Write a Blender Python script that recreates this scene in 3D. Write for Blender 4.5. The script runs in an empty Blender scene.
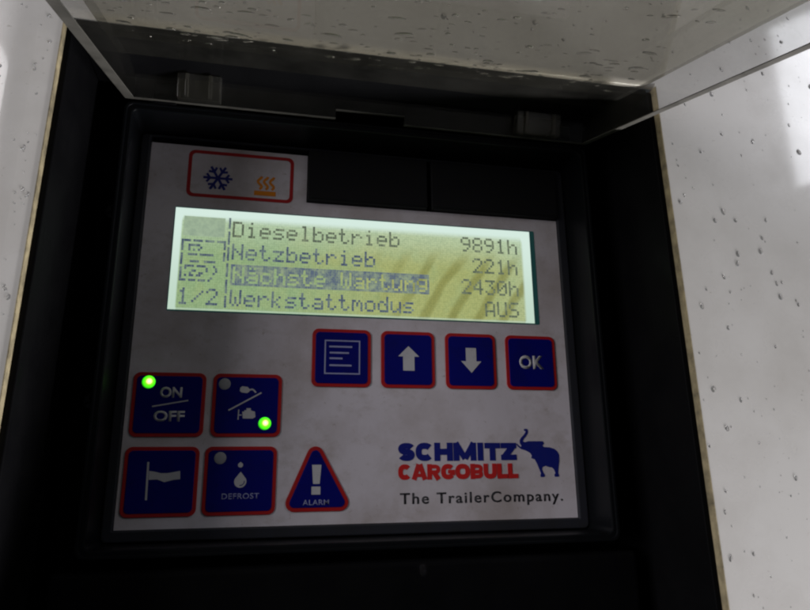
import bpy, bmesh, math, random
from mathutils import Vector, Matrix
MM = 0.001
scn = bpy.context.scene
# ------------------------------------------------------------------ camera
cam_d = bpy.data.cameras.new('camera'); cam = bpy.data.objects.new('camera', cam_d)
scn.collection.objects.link(cam); scn.camera = cam
cam_d.sensor_width = 36.0; cam_d.lens = 634.0 / 810.0 * 36.0
cam_d.clip_start = 0.005; cam_d.clip_end = 50
rt = Vector((0.977894515, -0.208838766, -0.010425297)); up = Vector((-0.042638223, -0.247969243, 0.967829136))
bk = Vector((-0.204705396, -0.945990288, -0.251392276)); cp = Vector((-0.034542057, -0.233187044, -0.051806971))
cam.matrix_world = Matrix(((rt.x, up.x, bk.x, cp.x), (rt.y, up.y, bk.y, cp.y), (rt.z, up.z, bk.z, cp.z), (0, 0, 0, 1)))
# ------------------------------------------------------------------ light (dim hall, added fills overhead and low right, window to the right)
w = bpy.data.worlds.new('World'); scn.world = w; w.use_nodes = True
wb = w.node_tree.nodes['Background']; wb.inputs[0].default_value = (0.86, 0.93, 1.0, 1); wb.inputs[1].default_value = 0.03
def area_light(name, loc, target, sx, sy, power, col):
    d = bpy.data.lights.new(name, 'AREA'); d.shape = 'RECTANGLE'; d.size = sx; d.size_y = sy; d.energy = power; d.color = col
    o = bpy.data.objects.new(name, d); scn.collection.objects.link(o); o.location = loc
    o.rotation_euler = (Vector(target) - Vector(loc)).to_track_quat('-Z', 'Y').to_euler()
    return o
area_light('overhead_fill', (-0.2, -0.75, 2.4), (0, 0, 0), 2.0, 1.2, 6, (0.97, 0.98, 1.0))  # unseen overhead fill, added to light the lid top and the panel above
az = math.radians(52.4); wc = (0.12 + 3 * math.sin(az), -0.05 - 3 * math.cos(az), 1.62)
area_light('hall_window', wc, (0.12, -0.05, 1.62), 0.6, 0.85, 12.5, (0.92, 0.94, 1.0))
az = math.radians(-64.5); area_light('hall_door', (2 * math.sin(az), -2 * math.cos(az), 0.5), (0, 0, 0), 1.2, 1.3, 27, (1.0, 0.97, 0.99))
area_light('low_right_fill', (0.46, -0.122, -0.48), (0.14, -0.05, -0.08), 0.04, 0.4, 7.8, (1.0, 0.98, 1.0))  # unseen grazing fill, added to brighten the lower right of the body panel
vs = scn.view_settings; vs.view_transform = 'Standard'; vs.look = 'None'; vs.exposure = 0.0; vs.gamma = 1.0; vs.use_curve_mapping = False
scn.render.engine = 'CYCLES'; scn.cycles.filter_width = 2.2; scn.cycles.max_bounces = 12; scn.cycles.transparent_max_bounces = 24; scn.cycles.transmission_bounces = 8

# ------------------------------------------------------------------ materials
MAT = {}
def mat(name, col, rough=0.5, spec=0.5, coat=0.0, emit=None, es=0.0, trans=0.0, ior=1.45):
    m = bpy.data.materials.new(name); m.use_nodes = True
    b = m.node_tree.nodes['Principled BSDF']
    b.inputs['Base Color'].default_value = (*col, 1); b.inputs['Roughness'].default_value = rough
    b.inputs['Specular IOR Level'].default_value = spec; b.inputs['Coat Weight'].default_value = coat; b.inputs['Coat Roughness'].default_value = 0.08
    b.inputs['Transmission Weight'].default_value = trans; b.inputs['IOR'].default_value = ior
    if emit: b.inputs['Emission Color'].default_value = (*emit, 1); b.inputs['Emission Strength'].default_value = es
    MAT[name] = m; return m
def N(m, t, **kw):
    n = m.node_tree.nodes.new(t)
    for k, v in kw.items(): setattr(n, k, v)
    return n
def lk(m, a, b): m.node_tree.links.new(a, b)
def noise(m, scale, detail=4, rough=0.55, stretch=None):
    tc = N(m, 'ShaderNodeTexCoord'); n = N(m, 'ShaderNodeTexNoise')
    n.inputs['Scale'].default_value = scale; n.inputs['Detail'].default_value = detail; n.inputs['Roughness'].default_value = rough
    if stretch:
        mp = N(m, 'ShaderNodeMapping'); mp.inputs['Scale'].default_value = stretch; lk(m, tc.outputs['Object'], mp.inputs['Vector']); lk(m, mp.outputs[0], n.inputs['Vector'])
    else: lk(m, tc.outputs['Object'], n.inputs['Vector'])
    return n
def ramp(m, src, stops):
    r = N(m, 'ShaderNodeValToRGB'); e = r.color_ramp.elements
    while len(e) < len(stops): e.new(0.5)
    for el, (p, c) in zip(e, stops): el.position = p; el.color = (*c, 1) if len(c) == 3 else c
    lk(m, src, r.inputs['Fac']); return r
def mixc(m, fac, a, b, mode='MIX'):
    x = N(m, 'ShaderNodeMix', data_type='RGBA', blend_type=mode)
    for s, v in ((x.inputs[0], fac), (x.inputs[6], a), (x.inputs[7], b)):
        if hasattr(v, 'links'): lk(m, v, s)
        elif isinstance(v, (int, float)): s.default_value = v
        else: s.default_value = (*v, 1)
    return x.outputs[2]
def bsdf(m): return m.node_tree.nodes['Principled BSDF']
def bump(m, src, strength, dist):
    b = N(m, 'ShaderNodeBump'); b.inputs['Strength'].default_value = strength; b.inputs['Distance'].default_value = dist
    lk(m, src, b.inputs['Height']); lk(m, b.outputs[0], bsdf(m).inputs['Normal'])
def wear(m, base, dirt, scale, lo, hi, amount=1.0, fine=None, rr=None):
    n = noise(m, scale, 6, 0.6); r = ramp(m, n.outputs['Fac'], [(lo, (0, 0, 0)), (hi, (amount,) * 3)])
    c = mixc(m, r.outputs[0], base, dirt)
    if fine:
        n2 = noise(m, fine[0], 3, 0.7, fine[3] if len(fine) > 3 else None); r2 = ramp(m, n2.outputs['Fac'], [(fine[1], (0, 0, 0)), (fine[2], (1, 1, 1))])
        c = mixc(m, r2.outputs[0], c, dirt)
    lk(m, c, bsdf(m).inputs['Base Color'])
    if rr:
        q = ramp(m, n.outputs['Fac'], [(lo, (rr[0],) * 3), (hi, (rr[1],) * 3)]); lk(m, q.outputs[0], bsdf(m).inputs['Roughness'])

m = mat('white_paint', (0.74, 0.73, 0.71), 0.3, 0.5, 0.9); bsdf(m).inputs['Coat Roughness'].default_value = 0.06
wear(m, (0.74, 0.72, 0.695), (0.46, 0.43, 0.39), 26, 0.42, 0.82, 0.6, (300, 0.655, 0.74, (1, 1, 2.2)), (0.24, 0.42))
n = noise(m, 300, 3); bump(m, n.outputs['Fac'], 0.06, 0.0003)
m = mat('tan_edge', (0.30, 0.25, 0.15), 0.7, 0.2); wear(m, (0.40, 0.335, 0.205), (0.14, 0.12, 0.08), 200, 0.35, 0.7)
m = mat('black_plastic', (0.003, 0.003, 0.0035), 0.5, 0.07)
n = noise(m, 60, 5); q = ramp(m, n.outputs['Fac'], [(0.35, (0.42,) * 3), (0.7, (0.7,) * 3)]); lk(m, q.outputs[0], bsdf(m).inputs['Roughness'])
n2 = noise(m, 900, 2); bump(m, n2.outputs['Fac'], 0.25, 0.0002)
m = mat('collar_plastic', (0.0035, 0.004, 0.005), 0.38, 0.15)
n2 = noise(m, 900, 2); bump(m, n2.outputs['Fac'], 0.2, 0.0002)
m = mat('bezel_grey', (0.022, 0.023, 0.03), 0.45, 0.3)
wear(m, (0.022, 0.023, 0.03), (0.02, 0.02, 0.02), 120, 0.45, 0.8)
mat('cover_black', (0.010, 0.010, 0.0115), 0.55, 0.15)
n2 = noise(MAT['cover_black'], 700, 2); bump(MAT['cover_black'], n2.outputs['Fac'], 0.2, 0.0002)
m = mat('faceplate_film', (0.62, 0.59, 0.58), 0.42, 0.4)
wear(m, (0.66, 0.615, 0.665), (0.34, 0.28, 0.25), 30, 0.44, 0.78, 0.8, (330, 0.63, 0.8), (0.36, 0.55))
old = bsdf(m).inputs['Base Color'].links[0].from_socket; ns = noise(m, 75, 5, 0.7, (1, 1, 1.6)); rs = ramp(m, ns.outputs['Fac'], [(0.54, (0, 0, 0)), (0.76, (0.5,) * 3)])
lk(m, mixc(m, rs.outputs[0], old, (0.36, 0.30, 0.27)), bsdf(m).inputs['Base Color'])
n2 = noise(m, 1500, 2); bump(m, n2.outputs['Fac'], 0.15, 0.0001)
def ink(name, col, dirt, rough=0.45):
    m = mat(name, col, rough, 0.35); wear(m, col, dirt, 90, 0.5, 0.9, 0.6, (500, 0.62, 0.8))
ink('red_ink', (0.42, 0.012, 0.014), (0.22, 0.02, 0.02)); ink('logo_red', (0.55, 0.02, 0.02), (0.35, 0.05, 0.05))
ink('blue_ink', (0.0018, 0.0035, 0.16), (0.006, 0.006, 0.07)); bsdf(MAT['blue_ink']).inputs['Specular IOR Level'].default_value = 0.15; ink('logo_blue', (0.008, 0.014, 0.19), (0.03, 0.035, 0.17))
ink('white_ink', (0.55, 0.54, 0.56), (0.33, 0.33, 0.38)); ink('lilac_ink', (0.33, 0.34, 0.55), (0.2, 0.2, 0.4))
ink('orange_ink', (0.75, 0.24, 0.01), (0.5, 0.18, 0.02)); ink('black_ink', (0.03, 0.03, 0.035), (0.1, 0.1, 0.1))
ink('grey_lens', (0.34, 0.34, 0.36), (0.22, 0.22, 0.24))
mat('steel', (0.06, 0.06, 0.065), 0.35).node_tree.nodes['Principled BSDF'].inputs['Metallic'].default_value = 0.8
mat('lcd_glass', (0.006, 0.03, 0.03), 0.2, 0.4, emit=(0.012, 0.05, 0.048), es=0.5)
mat('lcd_ink', (0.02, 0.03, 0.07), 0.5, 0.2, emit=(0.075, 0.10, 0.15), es=1.0)
mat('lcd_ink_inv', (0.03, 0.04, 0.05), 0.5, 0.2, emit=(0.16, 0.20, 0.22), es=1.0)
mat('lcd_ink_soft', (0.03, 0.04, 0.05), 0.5, 0.2, emit=(0.115, 0.145, 0.11), es=1.0)
mat('lcd_patch', (0.03, 0.04, 0.05), 0.5, 0.2, emit=(0.30, 0.40, 0.31), es=1.0)
def ghost(name, dark, light, lo, hi):
    m = MAT[name]; g = noise(m, 420, 3, 0.7); r = ramp(m, g.outputs['Fac'], [(lo, dark), (hi, light)]); lk(m, r.outputs[0], bsdf(m).inputs['Emission Color'])
ghost('lcd_ink', (0.055, 0.075, 0.13), (0.20, 0.26, 0.22), 0.42, 0.72); ghost('lcd_ink_soft', (0.09, 0.115, 0.08), (0.22, 0.26, 0.16), 0.42, 0.75)
ghost('lcd_ink_inv', (0.09, 0.12, 0.18), (0.28, 0.35, 0.22), 0.39, 0.70); ghost('lcd_patch', (0.27, 0.36, 0.26), (0.36, 0.47, 0.32), 0.35, 0.7)
for wn, wf, wr in (('water', 0.4, 0.03), ('lid_water', 0.1, 0.01)):
    m = mat(wn, (1, 1, 1), wr, 0.5, trans=1.0, ior=1.333)
    wo = m.node_tree.nodes['Material Output']; wt = N(m, 'ShaderNodeBsdfTransparent'); wm = N(m, 'ShaderNodeMixShader'); wm.inputs[0].default_value = wf
    lk(m, bsdf(m).outputs[0], wm.inputs[1]); lk(m, wt.outputs[0], wm.inputs[2]); lk(m, wm.outputs[0], wo.inputs[0])
# lit LCD: the backlight leaks pale at the rim, yellow-green in the field, blotchy cells
m = mat('lcd_backlight', (0.02, 0.02, 0.02), 0.3, 0.3)
tc = N(m, 'ShaderNodeTexCoord'); sp = N(m, 'ShaderNodeSeparateXYZ'); lk(m, tc.outputs['Object'], sp.inputs[0])
def mth(op, a, b=None, c=None):
    n = N(m, 'ShaderNodeMath', operation=op)
    for i, v in enumerate((a, b, c)):
        if v is None: continue
        if hasattr(v, 'links'): lk(m, v, n.inputs[i])
        else: n.inputs[i].default_value = v
    return n.outputs[0]
def mrange(v, a, b, c=0.0, d=1.0):
    n = N(m, 'ShaderNodeMapRange', interpolation_type='SMOOTHSTEP'); lk(m, v, n.inputs[0])
    for i, x in enumerate((a, b, c, d)): n.inputs[i + 1].default_value = x
    return n.outputs[0]
# object space of the panel: thing origin lies at z = -70 mm, so z here is height above the panel's foot
X, Z = sp.outputs[0], sp.outputs[2]
e_l = mrange(X, -0.0690, -0.0683, 1, 0); e_r = mrange(X, 0.0650, 0.0664, 0, 1); e_t = mrange(Z, 0.1085, 0.1120, 0, 1); e_b = mrange(Z, 0.0752, 0.0758, 1, 0)
rim = mth('MINIMUM', mth('ADD', mth('ADD', e_l, e_r), mth('ADD', e_t, mth('MULTIPLY', e_b, 0.5))), 1.0)
sheen_glow = mth('ADD', mth('MULTIPLY', mrange(Z, 0.094, 0.112), 0.72), mth('MULTIPLY', mrange(X, 0.045, 0.068), 0.3))  # upper rows paled by a painted reflection gradient, right end by backlight glow
nb = noise(m, 120, 3, 0.6); nf = noise(m, 1400, 2, 0.7)
warm = mth('ADD', mrange(X, -0.045, 0.02), mth('MULTIPLY', mth('SUBTRACT', nb.outputs['Fac'], 0.5), 1.4))
warm = mth('MINIMUM', mth('MAXIMUM', warm, 0.0), 1.0)
field = mixc(m, warm, (0.29, 0.42, 0.22), (0.38, 0.42, 0.165))
field = mixc(m, mth('MINIMUM', sheen_glow, 1.0), field, (0.50, 0.64, 0.46))
# soft diagonal smears in the right half
wv = N(m, 'ShaderNodeTexWave', wave_type='BANDS', bands_direction='X'); mp = N(m, 'ShaderNodeMapping'); mp.inputs['Rotation'].default_value = (0, math.radians(-34), 0)
lk(m, tc.outputs['Object'], mp.inputs[0]); lk(m, mp.outputs[0], wv.inputs['Vector']); wv.inputs['Scale'].default_value = 34; wv.inputs['Distortion'].default_value = 2.6; wv.inputs['Detail'].default_value = 2
smear = mth('MULTIPLY', mth('MULTIPLY', mrange(wv.outputs['Fac'], 0.45, 1.0), mrange(X, -0.005, 0.03)), mrange(Z, 0.106, 0.094))
field = mixc(m, mth('MULTIPLY', smear, 0.7), field, (0.22, 0.225, 0.06))
cell = ramp(m, nf.outputs['Fac'], [(0.3, (0.82, 0.85, 0.82)), (0.62, (1.08, 1.07, 1.04))]); field = mixc(m, 1.0, field, cell.outputs[0], 'MULTIPLY')
gx = mth('GREATER_THAN', mth('FRACT', mth('MULTIPLY', X, 1 / 0.00083)), 0.16); gz = mth('GREATER_THAN', mth('FRACT', mth('MULTIPLY', Z, 1 / 0.0009)), 0.16)
grid = mth('MULTIPLY_ADD', mth('MULTIPLY', gx, gz), 0.16, 0.84)
cg = N(m, 'ShaderNodeCombineColor'); [lk(m, grid, cg.inputs[i]) for i in range(3)]
field = mixc(m, 1.0, field, cg.outputs[0], 'MULTIPLY')
rimc = mixc(m, mrange(Z, 0.074, 0.112), (0.52, 0.68, 0.56), (0.66, 0.82, 0.74))
col = mixc(m, rim, field, rimc)
lk(m, col, bsdf(m).inputs['Emission Color']); bsdf(m).inputs['Emission Strength'].default_value = 1.0
# lit green lamp: hot core, green body
m = mat('green_lamp', (0.01, 0.1, 0.01), 0.25); tcl = N(m, 'ShaderNodeTexCoord'); mpl = N(m, 'ShaderNodeMapping'); mpl.inputs['Location'].default_value = (-0.56, 0, -0.54); lk(m, tcl.outputs['Generated'], mpl.inputs[0])
spl = N(m, 'ShaderNodeSeparateXYZ'); lk(m, mpl.outputs[0], spl.inputs[0])
dist = mth('SQRT', mth('ADD', mth('MULTIPLY', spl.outputs[0], spl.outputs[0]), mth('MULTIPLY', spl.outputs[2], spl.outputs[2])))
rl = ramp(m, dist, [(0.0, (1.0, 1.3, 0.55)), (0.13, (0.75, 1.2, 0.25)), (0.26, (0.12, 0.85, 0.01)), (0.42, (0.03, 0.5, 0.004)), (0.56, (0.008, 0.16, 0.002))])
lk(m, rl.outputs[0], bsdf(m).inputs['Emission Color']); bsdf(m).inputs['Emission Strength'].default_value = 2.2
# smoked lid, thin clear plastic: fresnel reflection over a tinted see-through
def clear(name, tint, rough, dirt):
    m = bpy.data.materials.new(name); m.use_nodes = True; nt = m.node_tree; nt.nodes.clear(); MAT[name] = m
    out = N(m, 'ShaderNodeOutputMaterial'); tr = N(m, 'ShaderNodeBsdfTransparent'); gl = N(m, 'ShaderNodeBsdfGlossy'); fr = N(m, 'ShaderNodeFresnel'); mx = N(m, 'ShaderNodeMixShader')
    df = N(m, 'ShaderNodeBsdfDiffuse'); mx2 = N(m, 'ShaderNodeMixShader'); df.inputs[0].default_value = (0.35, 0.34, 0.30, 1)
    n = noise(m, 45, 6, 0.65, (1, 1, 1)); r = ramp(m, n.outputs['Fac'], [(0.35, (dirt * 0.3,) * 3), (0.75, (dirt,) * 3)])
    tr.inputs[0].default_value = (*tint, 1); gl.inputs['Roughness'].default_value = rough; fr.inputs['IOR'].default_value = 1.49
    geo = N(m, 'ShaderNodeNewGeometry'); io = N(m, 'ShaderNodeMapRange'); lk(m, geo.outputs['Backfacing'], io.inputs[0]); io.inputs[3].default_value = 1.49; io.inputs[4].default_value = 1 / 1.49; lk(m, io.outputs[0], fr.inputs['IOR'])
    lk(m, r.outputs[0], mx2.inputs[0]); lk(m, tr.outputs[0], mx2.inputs[1]); lk(m, df.outputs[0], mx2.inputs[2])
    lk(m, fr.outputs[0], mx.inputs[0]); lk(m, mx2.outputs[0], mx.inputs[1]); lk(m, gl.outputs[0], mx.inputs[2]); lk(m, mx.outputs[0], out.inputs[0])
clear('smoked_sheet', (0.72, 0.71, 0.665), 0.05, 0.05)
clear('clear_flange', (0.90, 0.90, 0.90), 0.06, 0.03)
mat('frosted_edge', (0.13, 0.125, 0.11), 0.5, 0.3); wear(MAT['frosted_edge'], (0.09, 0.086, 0.076), (0.04, 0.038, 0.033), 90, 0.4, 0.7)
clear('frosted_lug', (0.6, 0.58, 0.5), 0.25, 0.05)

# ------------------------------------------------------------------ helpers: everything is given in millimetres, x right, y into the wall, z up
ORG = {}
def thing(name, label, cat, loc):
    o = bpy.data.objects.new(name, None); scn.collection.objects.link(o); o.empty_display_size = 0.02
    o.location = Vector(loc) * MM; o['label'] = label; o['category'] = cat; ORG[o] = Vector(loc); return o
def obj(name, bm, mt, parent=None, bevel=0, seg=2, smooth=False, label=None):
    org = ORG.get(parent, Vector((0, 0, 0)))
    bmesh.ops.recalc_face_normals(bm, faces=bm.faces)
    for v in bm.verts: v.co = (v.co - org) * MM
    me = bpy.data.meshes.new(name); bm.to_mesh(me); bm.free(); me.materials.append(MAT[mt])
    if smooth: me.polygons.foreach_set('use_smooth', [True] * len(me.polygons))
    o = bpy.data.objects.new(name, me); scn.collection.objects.link(o); o.parent = parent; ORG[o] = org
    if bevel:
        b = o.modifiers.new('bevel', 'BEVEL'); b.width = bevel * MM; b.segments = seg; b.limit_method = 'ANGLE'; b.angle_limit = math.radians(40)
    if label: o['label'] = label
    return o
def prism(bm, pts, yf, yb):
    f = [bm.verts.new((x, yf, z)) for x, z in pts]; b = [bm.verts.new((x, yb, z)) for x, z in pts]; n = len(pts)
    bm.faces.new(f); bm.faces.new(b[::-1])
    for i in range(n): j = (i + 1) % n; bm.faces.new((f[j], f[i], b[i], b[j]))
    return bm
def ring(bm, outer, inner, yf, yb):
    n = len(outer); V = [[bm.verts.new((x, y, z)) for x, z in L] for L in (outer, inner) for y in (yf, yb)]
    of, ob, inf, inb = V
    for i in range(n):
        j = (i + 1) % n
        for q in ((of[i], of[j], inf[j], inf[i]), (ob[j], ob[i], inb[i], inb[j]), (of[j], of[i], ob[i], ob[j]), (inf[i], inf[j], inb[j], inb[i])): bm.faces.new(q)
    return bm
def rect(x0, x1, z0, z1): return [(x0, z0), (x1, z0), (x1, z1), (x0, z1)]
def rrect(x0, x1, z0, z1, r, n=6):
    o = []
    for cx, cz, a0 in ((x1 - r, z1 - r, 0), (x0 + r, z1 - r, 90), (x0 + r, z0 + r, 180), (x1 - r, z0 + r, 270)):
        for i in range(n + 1): t = math.radians(a0 + 90 * i / n); o.append((cx + r * math.cos(t), cz + r * math.sin(t)))
    return o
def rtri(C, r, n=8):     # hull of three equal circles, anticlockwise centres
    o = []
    for i in range(3):
        p, c, q = (Vector(C[(i + k) % 3]) for k in (-1, 0, 1))
        d0, d1 = (c - p).normalized(), (q - c).normalized()
        a0 = math.atan2(-d0.x, d0.y); a1 = math.atan2(-d1.x, d1.y)
        while a1 < a0: a1 += 2 * math.pi
        # outward normal of an anticlockwise loop is (dy, -dx)
        b0 = math.atan2(-d0.x, d0.y); b1 = math.atan2(-d1.x, d1.y)
        while b1 < b0: b1 += 2 * math.pi
        for k in range(n + 1): t = b0 + (b1 - b0) * k / n; o.append((c.x + r * math.cos(t), c.y + r * math.sin(t)))
    return o
def box(bm, x0, x1, y0, y1, z0, z1): return prism(bm, rect(x0, x1, z0, z1), y0, y1)
def bar(bm, p, q, wd, yf, yb):
    p, q = Vector(p), Vector(q); d = (q - p).normalized(); nrm = Vector((-d.y, d.x)) * wd / 2
    return prism(bm, [tuple(p + nrm), tuple(p - nrm), tuple(q - nrm), tuple(q + nrm)], yf, yb)
def strip(bm, P, wd, yf, yb):
    P = [Vector(p) for p in P]; L, R = [], []
    for i, p in enumerate(P):
        d = (P[min(i + 1, len(P) - 1)] - P[max(i - 1, 0)]).normalized(); nrm = Vector((-d.y, d.x)) * wd / 2
        L.append(tuple(p + nrm)); R.append(tuple(p - nrm))
    return prism(bm, L + R[::-1], yf, yb)
def circle(cx, cz, r, n=24): return [(cx + r * math.cos(2 * math.pi * i / n), cz + r * math.sin(2 * math.pi * i / n)) for i in range(n)]
def dome(bm, cx, cz, y, r, h, rings=5, n=20, squash=1.0, tail=0.0, f=None, ax=1.0, rot=0.0):
    # closed bead: flat back, rounded front; f maps (x, height, z) to space
    if f is None: f = lambda a, b, c: (a, y - b, c)
    rows = []; cr, sr = math.cos(rot), math.sin(rot)
    for k in range(rings):
        t = k / rings * math.pi / 2; rr = r * math.cos(t); hh = h * math.sin(t)
        row = []
        for i in range(n):
            a = 2 * math.pi * i / n; u = rr * math.cos(a) * ax; v = rr * math.sin(a) * squash; v += tail * max(0, math.sin(a)) * rr
            row.append(bm.verts.new(f(cx + u * cr - v * sr, hh, cz + u * sr + v * cr)))
        rows.append(row)
    top = bm.verts.new(f(cx, h, cz)); bm.faces.new(rows[0][::-1])
    for k in range(rings - 1):
        for i in range(n): j = (i + 1) % n; bm.faces.new((rows[k][i], rows[k][j], rows[k + 1][j], rows[k + 1][i]))
    for i in range(n): bm.faces.new((rows[-1][i], rows[-1][(i + 1) % n], top))
    return bm
def text_bm(s, x0, x1, z0, z1, yf, yb, bold=0.0, space=1.0, shear=0.0):
    cu = bpy.data.curves.new('t', 'FONT'); cu.body = s; cu.size = 1.0; cu.offset = bold; cu.space_character = space; cu.shear = shear; cu.resolution_u = 4
    o = bpy.data.objects.new('t', cu); scn.collection.objects.link(o)
    bpy.context.view_layer.update()
    me = bpy.data.meshes.new_from_object(o.evaluated_get(bpy.context.evaluated_depsgraph_get()))
    bm = bmesh.new(); bm.from_mesh(me); bpy.data.objects.remove(o); bpy.data.curves.remove(cu); bpy.data.meshes.remove(me)
    bmesh.ops.remove_doubles(bm, verts=bm.verts, dist=1e-5)
    xs = [v.co.x for v in bm.verts]; ys = [v.co.y for v in bm.verts]
    ax, bx, ay, by = min(xs), max(xs), min(ys), max(ys)
    for v in bm.verts:
        x = x0 + (v.co.x - ax) / (bx - ax) * (x1 - x0); z = z0 + (v.co.y - ay) / (by - ay) * (z1 - z0); v.co = (x, yf, z)
    r = bmesh.ops.extrude_face_region(bm, geom=list(bm.faces))
    for g in r['geom']:
        if isinstance(g, bmesh.types.BMVert): g.co.y = yb
    return bm
nb_ = bmesh.new
R = random.Random(7)

# ------------------------------------------------------------------ white body panel with its cut-out
hp = thing('body_panel', 'white painted body panel wet with rain drops, cut out around the black recess', 'body panel', (0, -48, -300))
xs = [(-143, 190)]
for k in range(12, -1, -1):
    t = math.radians(90 * k / 12); xs.append((-108 - 35 * math.sin(t), -48 + 35 * (1 - math.cos(t))))
xs += [(-103.3, -48), (103.3, -48), (130, -48), (420, -48)]
def xl(z): return -100.8 - (86.4 - z) * 0.0172
def xr(z): return 102.2 + (86.4 - z) * 0.0165
zs = [-300, -120, 88.6, 300]; hole = [i for i, p in enumerate(xs) if p[0] == -103.3][0]
bm = nb_(); G = [[bm.verts.new((xl(min(max(z, -120), 88.6)) - .45 if x == -103.3 else xr(min(max(z, -120), 88.6)) + .55 if x == 103.3 else x, y, z)) for z in zs] for x, y in xs]
for i in range(len(xs) - 1):
    for k in range(3):
        if i == hole and k == 1: continue
        bm.faces.new((G[i][k], G[i + 1][k], G[i + 1][k + 1], G[i][k + 1]))
sheet = obj('sheet', bm, 'white_paint', hp)
for p in sheet.data.polygons: p.use_smooth = p.center.x < -0.1085 and abs(p.normal.y) > 0.02 and abs(p.normal.x) > 0.02
so = sheet.modifiers.new('thickness', 'SOLIDIFY'); so.thickness = 1.5 * MM; so.offset = -1
bm = nb_()
prism(bm, [(xl(-119), -119), (xl(-119) - .4, -119), (xl(86) - .4, 86.3), (xl(86), 86.3)], -48.2, -44)
obj('edge_trim', bm, 'tan_edge', hp, 0.1)
bm = prism(nb_(), [(xr(-119), -119), (xr(-119) + .5, -119), (xr(86) + .5, 86.3), (xr(86), 86.3)], -48.2, -44)
obj('edge_trim', bm, 'tan_edge', hp, 0.1)
bm = nb_(); prof = [(-48 + 2.2 * (1 - math.cos(math.radians(t))), 88.6 - 2.2 * math.sin(math.radians(t))) for t in range(0, 91, 10)]
va = [bm.verts.new((xl(86) - .9, y, z)) for y, z in prof]; vb = [bm.verts.new((xr(86) + .9, y, z)) for y, z in prof]
for i in range(len(prof) - 1): bm.faces.new((va[i], vb[i], vb[i + 1], va[i + 1]))
obj('rolled_edge', bm, 'white_paint', hp, smooth=True)
def beads(bm, x0, x1, z0, z1, n, rmin, rmax, y=-48.02):
    for _ in range(n):
        x, z = R.uniform(x0, x1), R.uniform(z0, z1); r = rmin * (rmax / rmin) ** (R.random() ** 2.2)
        dome(bm, x, z, y, r, r * R.uniform(0.12, 0.26), 4, 12, R.uniform(0.9, 1.5), R.uniform(0, .5), None, R.uniform(0.8, 1.2), R.uniform(-.5, .5))
bm = nb_(); beads(bm, -107.5, -104, -60, 130, 70, 0.2, 0.75); beads(bm, 106, 175, -95, 150, 190, 0.2, 0.95); beads(bm, -95, 104, 95, 200, 80, 0.3, 1.2); beads(bm, 118, 150, 0, 70, 14, 0.6, 1.1)
for _ in range(60):
    t = R.uniform(0, 1.1); z = R.uniform(-60, 140); r = 0.25 * 3.4 ** (R.random() ** 2)
    def f(a, b, c, t=t): rad = 35 + b; tt = t + a / 35; return (-108 - rad * math.sin(tt), -48 + 35 - rad * math.cos(tt), c)
    dome(bm, 0, z, 0, r, r * 0.2, 4, 12, R.uniform(0.9, 1.4), 0.3, f)
wd = obj('water_droplets', bm, 'water', hp, smooth=True); wd['kind'] = 'stuff'

# ------------------------------------------------------------------ black tray in the cut-out
tr = thing('recess_tray', 'deep black plastic tray sunk in the white body panel behind the controls', 'tray', (0, 8, -119))
bm = box(nb_(), -104, 105, 6, 9, -118.5, 85); obj('tray_floor', bm, 'black_plastic', tr)
for pts in ([(xl(-118.8) + .1, -118.8), (xl(-118.8) + 2, -118.8), (xl(85) + 2, 85.3), (xl(85) + .1, 85.3)], [(xr(-118.8) - 2, -118.8), (xr(-118.8) - .1, -118.8), (xr(85) - .1, 85.3), (xr(85) - 2, 85.3)],
            [(xl(85) + 2.1, 84), (xr(85) - 2.1, 84), (xr(85) - 2.1, 86.35), (xl(85) + 2.1, 86.35)], [(xl(-119) + 2.1, -118.8), (xr(-119) - 2.1, -118.8), (xr(-119) - 2.2, -116), (xl(-119) + 2.2, -116)]):
    obj('side_wall', prism(nb_(), pts, -45.7, 5.9), 'black_plastic', tr, 0.4)
col_ = obj('collar', ring(nb_(), rrect(-88.4, 88.4, -76.5, 75.8, 3), rrect(-85.9, 86.2, -74.2, 73.2, 2), -17.5, 5.9), 'collar_plastic', tr, 0.5)
obj('rim_bead', ring(nb_(), rrect(-88.75, 88.75, -76.8, 76.0, 3), rrect(-87.6, 87.6, -75.7, 75.0, 2.4), -18.0, -16.6), 'collar_plastic', col_, 0.3)
bm = prism(nb_(), rect(-96, 96, -115.5, -80.5), -16, 5.9); obj('lower_ledge', bm, 'black_plastic', tr, 2.0, 4)
for cx, cz in ((-93.8, 42), (-93.8, -28), (93.8, 42), (93.8, -28)):
    s = obj('screw', prism(nb_(), circle(cx, cz, 3.0), 3.4, 5.95), 'steel', tr, 0.5)
    bm = bar(nb_(), (cx - 2, cz - 0.8), (cx + 2, cz + 0.8), 0.6, 3.3, 3.5); bar(bm, (cx - 0.8, cz + 2), (cx + 0.8, cz - 2), 0.6, 3.28, 3.5); obj('screw_slot', bm, 'black_plastic', s)
for x0, x1 in ((-79.5, -71.2), (75.2, 82)):
    obj('hinge_bracket', prism(nb_(), rect(x0, x1, 75.9, 84), -19, -6), 'black_plastic', tr, 0.8)

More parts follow.
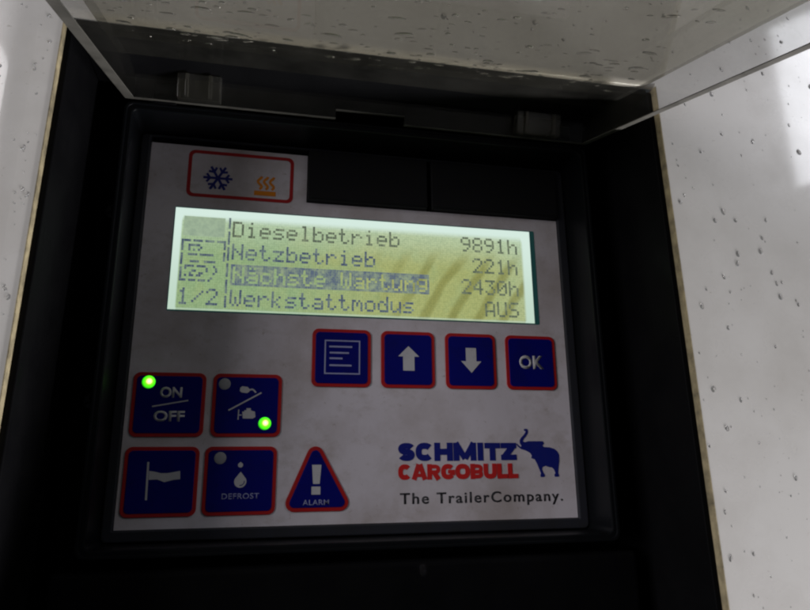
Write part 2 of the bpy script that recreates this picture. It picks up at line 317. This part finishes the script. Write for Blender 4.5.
# ------------------------------------------------------------------ control panel
cpn = thing('control_panel', 'white refrigeration control panel with lit display, navy keys and company logo', 'control panel', (0, 6, -70))
obj('bezel', ring(nb_(), rrect(-85.6, 85.9, -73.8, 72.9, 2), rrect(-82.15, 82.15, -70.15, 71.9, 0.3), -1.2, 5.5), 'bezel_grey', cpn, 0.5)
fp = obj('faceplate', prism(nb_(), [(-82, -70), (82, -70), (82, 49.9), (-23.2, 49.9), (-23.2, 70), (-82, 70)], 0, 4), 'faceplate_film', cpn, label='grubby white membrane with a corner cut away for the black covers')
for x0, x1 in ((-22.9, 25.3), (26.9, 82.05)):
    pc = obj('port_cover', prism(nb_(), rrect(x0, x1, 50.2, 71.6, 0.8, 3), -2.6, 4), 'cover_black', cpn, 0.5)
    obj('finger_lip', prism(nb_(), rrect(x0 + 1.2, x1 - 1.2, 51.0, 52.0, 0.4, 3), -3.0, -2.5), 'cover_black', pc, 0.2)
# display
dp = obj('display', prism(nb_(), rrect(-71.6, 71.5, 4.3, 44.5, 0.5, 3), -0.10, 0.5), 'lcd_glass', cpn)  # dark teal margin right of the lit area imitates the window edge's shadow
obj('lit_screen', prism(nb_(), rect(-71.3, 69.4, 4.8, 44.1), -0.18, -0.05), 'lcd_backlight', dp)
FONT = {
 'D': "11110 10001 10001 10001 10001 10001 11110", 'i': "00100 00000 01100 00100 00100 00100 01110", 'e': "00000 00000 01110 10001 11111 10000 01110",
 's': "00000 00000 01111 10000 01110 00001 11110", 'l': "01100 00100 00100 00100 00100 00100 01110", 'b': "10000 10000 10110 11001 10001 10001 11110",
 't': "01000 01000 11100 01000 01000 01001 00110", 'r': "00000 00000 10110 11001 10000 10000 10000", 'N': "10001 10001 11001 10101 10011 10001 10001",
 'z': "00000 00000 11111 00010 00100 01000 11111", '9': "01110 10001 10001 01111 00001 00010 01100", '8': "01110 10001 10001 01110 10001 10001 01110",
 '1': "00100 01100 00100 00100 00100 00100 01110", 'h': "10000 10000 10110 11001 10001 10001 10001", '2': "01110 10001 00001 00010 00100 01000 11111",
 'W': "10001 10001 10001 10101 10101 10101 01010", 'k': "10000 10000 10010 10100 11000 10100 10010", 'a': "00000 00000 01110 00001 01111 10001 01111",
 'm': "00000 00000 11010 10101 10101 10001 10001", 'o': "00000 00000 01110 10001 10001 10001 01110", 'd': "00001 00001 01101 10011 10001 10001 01111",
 'u': "00000 00000 10001 10001 10001 10011 01101", 'A': "01110 10001 10001 10001 11111 10001 10001", 'U': "10001 10001 10001 10001 10001 10001 01110",
 'S': "01111 10000 10000 01110 00001 00001 11110", '4': "00010 00110 01010 10010 11111 00010 00010", '3': "11111 00010 00100 00010 00001 10001 01110",
 '0': "01110 10001 10011 10101 11001 10001 01110", '/': "00000 00001 00010 00100 01000 10000 00000", 'c': "00000 00000 01110 10000 10000 10001 01110",
 'ä': "01010 00000 01110 00001 01111 10001 01111", 'n': "00000 00000 10110 11001 10001 10001 10001", 'g': "00000 01111 10001 10001 01111 00001 01110", ' ': "00000 " * 7}
PW, PH = 0.835, 0.90
def pixels(bm, cells, x0, ztop, yf=-0.26, yb=-0.17, pw=PW, ph=PH):
    for i, j in cells:
        x = x0 + i * pw; z = ztop - j * ph; g = R.uniform(-.05, .05); box(bm, x + 0.02 + g, x + pw - 0.02 + g, yf, yb, z - ph + 0.03, z - 0.02)
def cells_of(s): return {(6 * k + i, j) for k, ch in enumerate(s) for j, row in enumerate(FONT[ch].split()) for i in range(5) if row[i] == '1'}
ROWS = [39.9, 31.0, 22.0, 13.1]
def line(s, x0, row, mt='lcd_ink', inv=False):
    c = cells_of(s)
    if inv: c = {(i, j) for i in range(-1, 6 * len(s) ) for j in range(-1, 8)} - c
    bm = nb_(); pixels(bm, c, x0, ROWS[row]); obj('screen_text', bm, mt, dp)
line('Dieselbetrieb', -50.4, 0, 'lcd_ink_soft'); line('9891h', 39.3, 0, 'lcd_ink_soft')
line('Netzbetrieb', -50.2, 1); line('221h', 44.0, 1, 'lcd_ink_soft')
line('Nächste Wartung', -49.4, 2, 'lcd_ink_inv', inv=True); line('2430h', 39.0, 2, 'lcd_ink_soft')
line('Werkstattmodus', -50.0, 3); line('AUS', 48.6, 3, 'lcd_ink_soft'); line('1/2', -68.4, 3)
bm = nb_(); pixels(bm, {(0, j) for j in range(0, 39) if j % 7 != 5}, -51.9, 41.2); obj('divider_line', bm, 'lcd_ink', dp)
bm = prism(nb_(), rect(-68.0, -53.2, 33.2, 40.9), -0.22, -0.17); obj('shaded_cell', bm, 'lcd_patch', dp)
ic = set()
for i in range(0, 19):
    if i % 5 != 4: ic |= {(i, 0)}
    if i % 4 != 3 and i < 13: ic |= {(i, 17)}
for j in range(1, 17):
    if j % 6 != 5: ic |= {(0, j)}
    if j < 10 and j % 5 != 4: ic |= {(18, j)}
ic |= {(i, 2) for i in range(3, 8)} | {(3, 3), (3, 4), (8, 3), (7, 4), (5, 4)} | {(i, 6) for i in range(3, 14) if i != 7} | {(i, 9) for i in range(4, 15) if i not in (8, 9)}
ic |= {(i, 11) for i in range(2, 11) if i != 6} | {(2, 12), (5, 13), (6, 13), (4, 14), (8, 14), (9, 14), (11, 12), (11, 13), (14, 11), (15, 12), (15, 13), (14, 14), (13, 16)} | {(i, 15) for i in range(2, 10) if i % 3}
bm = nb_(); pixels(bm, ic, -68.3, 31.8); obj('screen_icon', bm, 'lcd_ink', dp)
# indicator field
fld = obj('indicator_field', ring(nb_(), rrect(-68.2, -28.5, 49.0, 68.3, 2.4), rrect(-66.9, -29.8, 50.3, 67.0, 1.5), -0.14, 0.1), 'red_ink', cpn)
bm = nb_(); cx, cz = -57.0, 56.3 + 2.1; cz = 57.2; q = 0
for k in range(6):
    a = math.radians(60 * k); d = Vector((math.cos(a), math.sin(a))); c = Vector((cx, cz)); q += 1
    bar(bm, c, c + d * 5.4, 0.95, -0.12 - q * 0.004, 0.1)
    for sgn in (1, -1):
        for rr, ln in ((2.9, 2.1),):
            e = Vector((math.cos(a + sgn * 0.95), math.sin(a + sgn * 0.95))); q += 1; bar(bm, c + d * rr, c + d * rr + e * ln, 0.85, -0.12 - q * 0.004, 0.1)
obj('snowflake_symbol', bm, 'logo_blue', fld)
bm = nb_(); prism(bm, rect(-43.3, -35.1, 51.4, 53.3), -0.14, 0.1)
for k, x in enumerate((-41.3, -39.0, -36.7)):
    strip(bm, [(x + 0.75 * math.sin(t / 14 * 2 * math.pi * 1.25), 54.0 + 5.4 * t / 14) for t in range(15)], 0.95, -0.14, 0.1)
obj('heat_symbol', bm, 'orange_ink', fld)
# keys
def key(cx, cz, w_, h_, label):
    b = obj('button', prism(nb_(), rrect(cx - w_ / 2, cx + w_ / 2, cz - h_ / 2, cz + h_ / 2, 2.4), -0.45, 0.3), 'red_ink', cpn, 0.15, label=label)
    obj('key_face', prism(nb_(), rrect(cx - w_ / 2 + 1.25, cx + w_ / 2 - 1.25, cz - h_ / 2 + 1.25, cz + h_ / 2 - 1.25, 1.5), -0.68, -0.2), 'blue_ink', b, 0.15)
    return b
SY, SB = -0.74, -0.6
def lens(b, x, z, lit):
    l = obj('lamp_lens', dome(nb_(), x, z, -0.62, 2.25 if lit else 2.1, 0.7 if lit else 0.35, 6, 24), 'green_lamp' if lit else 'grey_lens', b, smooth=True, label='glowing green lamp' if lit else 'unlit grey lamp')
zt = -11.3
b = key(-8.45, zt, 22.0, 21.7, 'navy key with a list symbol')
bm = ring(nb_(), rect(-14.9, -1.6, -17.5, -4.7), rect(-14.4, -2.1, -17.0, -5.2), SY, SB)
for x0, x1, z in ((-13.2, -4.6, -7.2), (-13.0, -5.8, -9.5), (-13.0, -8.2, -11.6), (-13.0, -4.8, -14.2)): box(bm, x0, x1, SY, SB, z - 0.32, z + 0.32)
obj('list_symbol', bm, 'lilac_ink', b)
b = key(16.85, zt, 20.9, 21.7, 'navy key with an upward arrow')
obj('arrow_symbol', prism(nb_(), [(16.9, -6.2), (12.9, -10.2), (14.8, -10.2), (14.8, -15.6), (19.2, -15.6), (19.2, -10.2), (21.1, -10.2)], SY, SB), 'white_ink', b)
b = key(41.8, zt, 20.5, 21.7, 'navy key with a downward arrow')
obj('arrow_symbol', prism(nb_(), [(41.8, -15.9), (37.7, -11.4), (39.7, -11.4), (39.7, -6.2), (43.9, -6.2), (43.9, -11.4), (45.9, -11.4)], SY, SB), 'white_ink', b)
b = key(66.7, zt, 21.0, 21.6, 'navy key lettered OK'); obj('lettering', text_bm('OK', 61.6, 72.0, -13.9, -8.5, SY, SB, 0.035), 'white_ink', b)
b = key(-68.2, -29.1, 24.2, 22.1, 'navy ON OFF key with a glowing green lamp')
bm = text_bm('ON', -71.2, -63.9, -26.9, -23.1, SY, SB, 0.035); obj('lettering', bm, 'white_ink', b); obj('lettering', text_bm('OFF', -72.7, -62.5, -35.0, -31.3, SY, SB, 0.03), 'white_ink', b)
obj('slash_mark', bar(nb_(), (-73.4, -29.9), (-61.7, -27.7), 0.45, SY, SB), 'white_ink', b); lens(b, -75.2, -21.5, True)
b = key(-41.8, -29.1, 23.9, 22.1, 'navy key with plug and engine symbols, lower lamp glowing')
bm = prism(nb_(), [(-44.4, -23.0), (-43.7, -22.5), (-41.9, -22.7), (-41.2, -23.4), (-41.2, -24.4), (-42.0, -24.9), (-43.8, -24.7), (-44.5, -24.2)], SY, SB)
strip(bm, [(-41.3, -23.8), (-40.2, -23.5), (-39.6, -23.9), (-38.9, -24.7)], 0.55, SY - 0.01, SB); obj('plug_symbol', bm, 'white_ink', b)
obj('slash_mark', bar(nb_(), (-48.0, -31.0), (-37.0, -24.7), 0.5, SY, SB), 'white_ink', b)
bm = prism(nb_(), [(-43.3, -31.4), (-42.6, -31.4), (-42.6, -30.9), (-41.9, -30.9), (-41.9, -30.2), (-40.4, -30.2), (-40.4, -30.9), (-39.7, -31.2), (-38.9, -31.4), (-38.7, -33.3), (-39.6, -33.8), (-43.0, -33.8)], SY, SB)
bar(bm, (-44.5, -30.7), (-44.6, -34.2), 0.35, SY, SB); bar(bm, (-44.4, -32.6), (-43.4, -32.6), 0.35, SY - 0.01, SB); obj('engine_symbol', bm, 'white_ink', b)
lens(b, -49.8, -21.8, False); lens(b, -35.4, -35.5, True)
b = key(-68.7, -54.8, 24.0, 22.8, 'navy key with a flag symbol')
bm = bar(nb_(), (-73.0, -48.4), (-72.7, -60.7), 0.65, SY, SB)
prism(bm, [(-72.5, -51.3), (-70.6, -51.6), (-68.7, -52.1), (-66.6, -52.1), (-62.6, -51.4), (-62.4, -54.1), (-64.6, -54.3), (-67.4, -55.0), (-69.7, -54.1), (-72.4, -54.2)], SY - 0.01, SB); obj('flag_symbol', bm, 'white_ink', b)
b = key(-42.8, -54.8, 24.3, 22.8, 'navy DEFROST key with water drop symbol')
def drop(bm, cx, top, bot, r):
    c = bot + r; P = [(cx, top)] + [(cx + r * math.cos(math.radians(t)), c + r * math.sin(math.radians(t))) for t in range(150, 391, 15)]
    return prism(bm, P, SY, SB)
bm = drop(nb_(), -42.7, -51.9, -57.2, 2.05); drop(bm, -42.9, -48.6, -50.5, 0.85); obj('drop_symbol', bm, 'white_ink', b)
bm = strip(nb_(), [(-42.9, -56.5), (-42.0, -56.3), (-41.45, -55.7), (-41.3, -54.9)], 0.3, SY - 0.03, SY + 0.02); obj('drop_highlight', bm, 'blue_ink', b)
obj('lettering', text_bm('DEFROST', -48.6, -36.2, -60.9, -59.0, SY, SB, 0.01, 1.1), 'lilac_ink', b); lens(b, -49.8, -47.3, False)
TC = [(-17.25, -46.4), (-24.2, -62.6), (-8.3, -62.6)]
b = obj('button', prism(nb_(), rtri(TC, 3.0), -0.45, 0.3), 'red_ink', cpn, 0.15, label='triangular navy ALARM key with exclamation mark')
obj('key_face', prism(nb_(), rtri(TC, 1.65), -0.68, -0.2), 'blue_ink', b, 0.15)
bm = prism(nb_(), [(-18.4, -49.8), (-15.1, -49.8), (-15.6, -56.3), (-17.9, -56.3)], SY, SB); box(bm, -18.4, -15.3, SY, SB, -59.9, -57.2); obj('exclamation_mark', bm, 'white_ink', b)
obj('lettering', text_bm('ALARM', -21.3, -12.2, -63.4, -61.6, SY, SB, 0.008, 1.05), 'lilac_ink', b)
# company logo
def heavy(word, widths, x0, x1, z0, z1, t, gap, slant=0.0):
    """heavy sans lettering drawn with a broad pen; each stroke a hair proud of the last so that no faces coincide"""
    bm = nb_(); h = z1 - z0; sc = (x1 - x0 - gap * (len(word) - 1)) / sum(widths); x = x0; a = t / 2; q = [0]
    def pen(P, wd=t):
        q[0] += 1; strip(bm, [(px, z0 + pz) for px, pz in P], wd, -0.12 - 0.003 * q[0], 0.05)
    def arc(cx, cz, rx, rz, a0, a1, n=22, e=2.5):
        o = []
        for k in range(n + 1):
            u = math.radians(a0 + (a1 - a0) * k / n); c_, s_ = math.cos(u), math.sin(u)
            o.append((cx + rx * math.copysign(abs(c_) ** (2 / e), c_), cz + rz * math.copysign(abs(s_) ** (2 / e), s_)))
        return o
    for ch, wd in zip(word, widths):
        w_ = wd * sc; L, Rr, B, T, C, M = x + a, x + w_ - a, a, h - a, x + w_ / 2, h / 2; rx, rz = w_ / 2 - a, h / 2 - a
        if ch == 'S':
            r4 = (T - B) / 4; pen(arc(C, T - r4, rx, r4, 20, 270, 20, 2.3) + arc(C, B + r4, rx, r4, 90, -160, 20, 2.3)[1:], t * 0.94)
        elif ch == 'C': pen(arc(C, M, rx, rz, 40, 320))
        elif ch == 'G': pen(arc(C, M, rx, rz, 40, 325)); pen([(Rr, B + 0.1 * h), (Rr, M + t * .35)]); pen([(C, M), (x + w_, M)], t * 0.75)
        elif ch == 'O': pen(arc(C, M, rx, rz, 0, 181, 16)); pen(arc(C, M, rx, rz, 180, 361, 16))
        elif ch == 'H': pen([(L, 0), (L, h)]); pen([(Rr, 0), (Rr, h)]); pen([(L, M), (Rr, M)])
        elif ch == 'M': pen([(L, 0), (L, h)]); pen([(Rr, 0), (Rr, h)]); pen([(L - a * .2, h - a * .1), (C, 0.12 * h)], t * .95); pen([(Rr + a * .2, h - a * .1), (C, 0.12 * h)], t * .95)
        elif ch == 'I': pen([(C, 0), (C, h)])
        elif ch == 'T': pen([(C, 0), (C, h - .1)]); pen([(x, T), (x + w_, T)], t * .92)
        elif ch == 'Z': pen([(x, T), (x + w_, T)], t * .9); pen([(x, B), (x + w_, B)], t * .9); pen([(Rr - .1 * a, T), (L + .1 * a, B)], t * 1.05)
        elif ch == 'A': pen([(x + a * .8, 0), (C - a * .25, h)]); pen([(x + w_ - a * .8, 0), (C + a * .25, h)]); pen([(L + a * .6, h * .28), (Rr - a * .6, h * .28)], t * .7)
        elif ch in 'RB':
            m2 = h * .47; pen([(L, 0), (L, h)]); rr = (T - m2) / 2
            pen([(L, T)] + arc(Rr - rr * 1.4, T - rr, rr * 1.4, rr, 90, -90, 14) + [(L, m2)], t * .8)
            if ch == 'R': pen([(C, m2), (Rr + a * .1, 0)])
            else: r2 = (m2 - B) / 2; pen([(L, m2)] + arc(Rr - r2 * 1.4, B + r2, r2 * 1.4, r2, 90, -90, 14) + [(L, B)], t * .8)
        elif ch == 'U': pen([(L, h)] + arc(C, B + rx, rx, rx, 180, 360, 18) + [(Rr, h)])
        elif ch == 'L': pen([(L, 0), (L, h)]); pen([(x, B), (x + w_, B)], t * .92)
        x += w_ + gap
    return bm
obj('logo_lettering', heavy('SCHMITZ', (1, 1.08, 1.12, 1.4, .44, .98, .98), 12.7, 58.6, -48.8, -42.2, 2.25, 0.28), 'logo_blue', cpn, label='heavy navy lettering SCHMITZ')
obj('logo_lettering', heavy('CARGOBULL', (1, 1.12, 1.02, 1.06, 1.14, 1.0, 1.04, .82, .82), 12.7, 58.9, -55.4, -49.9, 1.75, 0.2), 'logo_red', cpn, label='heavy red lettering CARGOBULL')
obj('tagline_lettering', text_bm('The TrailerCompany.', 13.3, 76.3, -65.0, -59.9, -0.14, 0.1, 0.012, 1.18), 'black_ink', cpn, label='small black lettering The TrailerCompany.')
EL = [(62.1,-37.3),(62.6,-37.0),(63.5,-37.1),(63.8,-37.8),(63.6,-38.8),(62.8,-39.9),(61.9,-40.8),(61.4,-41.7),(62.3,-42.1),(63.7,-41.7),(69.6,-41.7),(70.1,-42.5),(69.4,-43.4),(70.0,-43.9),(72.2,-44.0),(74.2,-44.6),(75.4,-45.6),(76.0,-46.9),(75.9,-49.3),(75.4,-51.5),(75.1,-53.7),(75.5,-54.5),(75.2,-55.0),(73.7,-55.0),(73.5,-54.2),(74.0,-53.7),(73.5,-52.2),(72.7,-51.5),(71.5,-51.4),(70.1,-50.9),(68.9,-51.3),(68.6,-52.2),(69.0,-53.3),(69.7,-54.4),(69.4,-55.0),(67.9,-55.0),(67.8,-54.4),(68.1,-53.6),(67.4,-51.8),(66.6,-49.8),(65.9,-48.5),(65.3,-48.3),(64.5,-48.0),(64.8,-47.1),(64.2,-46.1),(62.9,-45.4),(61.9,-45.0),(60.7,-44.7),(59.6,-43.9),(58.7,-43.0),(59.0,-42.6),(59.6,-43.2),(60.6,-43.9),(60.8,-43.4),(60.2,-42.5),(60.2,-41.4),(60.8,-40.4),(61.8,-39.5),(62.7,-38.4),(62.9,-37.8),(62.3,-37.9)]
obj('elephant_emblem', prism(nb_(), EL, -0.14, 0.1), 'logo_blue', cpn)

# ------------------------------------------------------------------ flip-up lid (x, s outward from the hinge, d above the flange edge)
E0 = Vector((0, -18.2, 76.6)); LD = Vector((0, -0.95802, -0.28671)); LN = Vector((0, -0.28671, 0.95802))
lid = thing('protective_lid', 'smoked clear plastic lid flipped up over the panel, beaded with rain', 'lid', tuple(E0))
def lmap(x, s, d): return E0 + Vector((x, 0, 0)) + LD * s + LN * d
def lbox(bm, x0, x1, s0, s1, d0, d1):
    v = [bm.verts.new(lmap(x, s, d)) for x in (x0, x1) for s in (s0, s1) for d in (d0, d1)]
    for q in ((0, 1, 3, 2), (4, 6, 7, 5), (0, 4, 5, 1), (2, 3, 7, 6), (0, 2, 6, 4), (1, 5, 7, 3)): bm.faces.new([v[k] for k in q])
    return bm
LX, LS, LDp, TH = 88.6, 168, 11.6, 2.4
obj('cover_sheet', lbox(nb_(), -LX, LX, 0, LS, LDp, LDp + TH), 'smoked_sheet', lid, 0.5)
for sx in (-1, 1):
    x0, x1 = sorted((sx * LX, sx * (LX - (3.3 if sx < 0 else 2.5)))); obj('side_flange', lbox(nb_(), x0, x1, 0, LS, 0.32, LDp - 0.03), 'clear_flange', lid, 0.2)
    obj('flange_edge', lbox(nb_(), x0, x1, 0, LS, 0, 0.3), 'frosted_edge', [o for o in bpy.data.objects if o.name.startswith('side_flange')][-1], 0.1)
for x0, x1, d0 in ((-LX + 3.33, -14.3, 0), (-14.27, 12.0, 3.2), (12.03, LX - 2.53, 0)):
    hw = obj('hinge_wall', lbox(nb_(), x0, x1, 0, 2.2, d0 + .32, LDp - 0.03), 'clear_flange', lid, 0.2)
    obj('wall_edge', lbox(nb_(), x0, x1, 0, 2.2, d0, d0 + .3), 'frosted_edge', hw, 0.1)
obj('end_flange', lbox(nb_(), -LX + 3.33, LX - 3.33, LS - TH, LS, 0, LDp - 0.03), 'clear_flange', lid, 0.4)
for x0, x1 in ((-70.5, -55.6), (56, 74.4)):
    lg = obj('hinge_lug', lbox(nb_(), x0, x1, 2.25, 6.5, 0.4, 9.6), 'frosted_lug', lid, 0.5)
    for x in (x0 + 3.5, x1 - 3.5): obj('lug_rib', lbox(nb_(), x - 0.6, x + 0.6, 6.52, 8.0, 0.8, 9.0), 'frosted_lug', lg, 0.3)
bm = nb_()
for _ in range(520):
    x, s = R.uniform(-85, 85), R.uniform(14, 150) if R.random() < .7 else R.uniform(14, 60); r = 0.25 * (0.95 / 0.25) ** (R.random() ** 1.5)
    def f(a, b, c): return tuple(lmap(a, c, LDp + TH + 0.02 + b))
    dome(bm, x, s, 0, r, r * R.uniform(0.4, 0.7), 4, 14, R.uniform(0.6, 1.0), 0.2, f, R.uniform(1.2, 3.6), R.gauss(0.05, .16))
wd = obj('water_droplets', bm, 'lid_water', lid, smooth=True); wd['kind'] = 'stuff'

# ------------------------------------------------------------------ lone drop on the ledge
dr = obj('water_drop', dome(nb_(), 17.5, -83.8, -16.05, 1.1, 0.45, 6, 20, 1.7, 0.3), 'water', None, smooth=True)
dr['label'] = 'single water drop on the black ledge below the control panel'; dr['category'] = 'water drop'
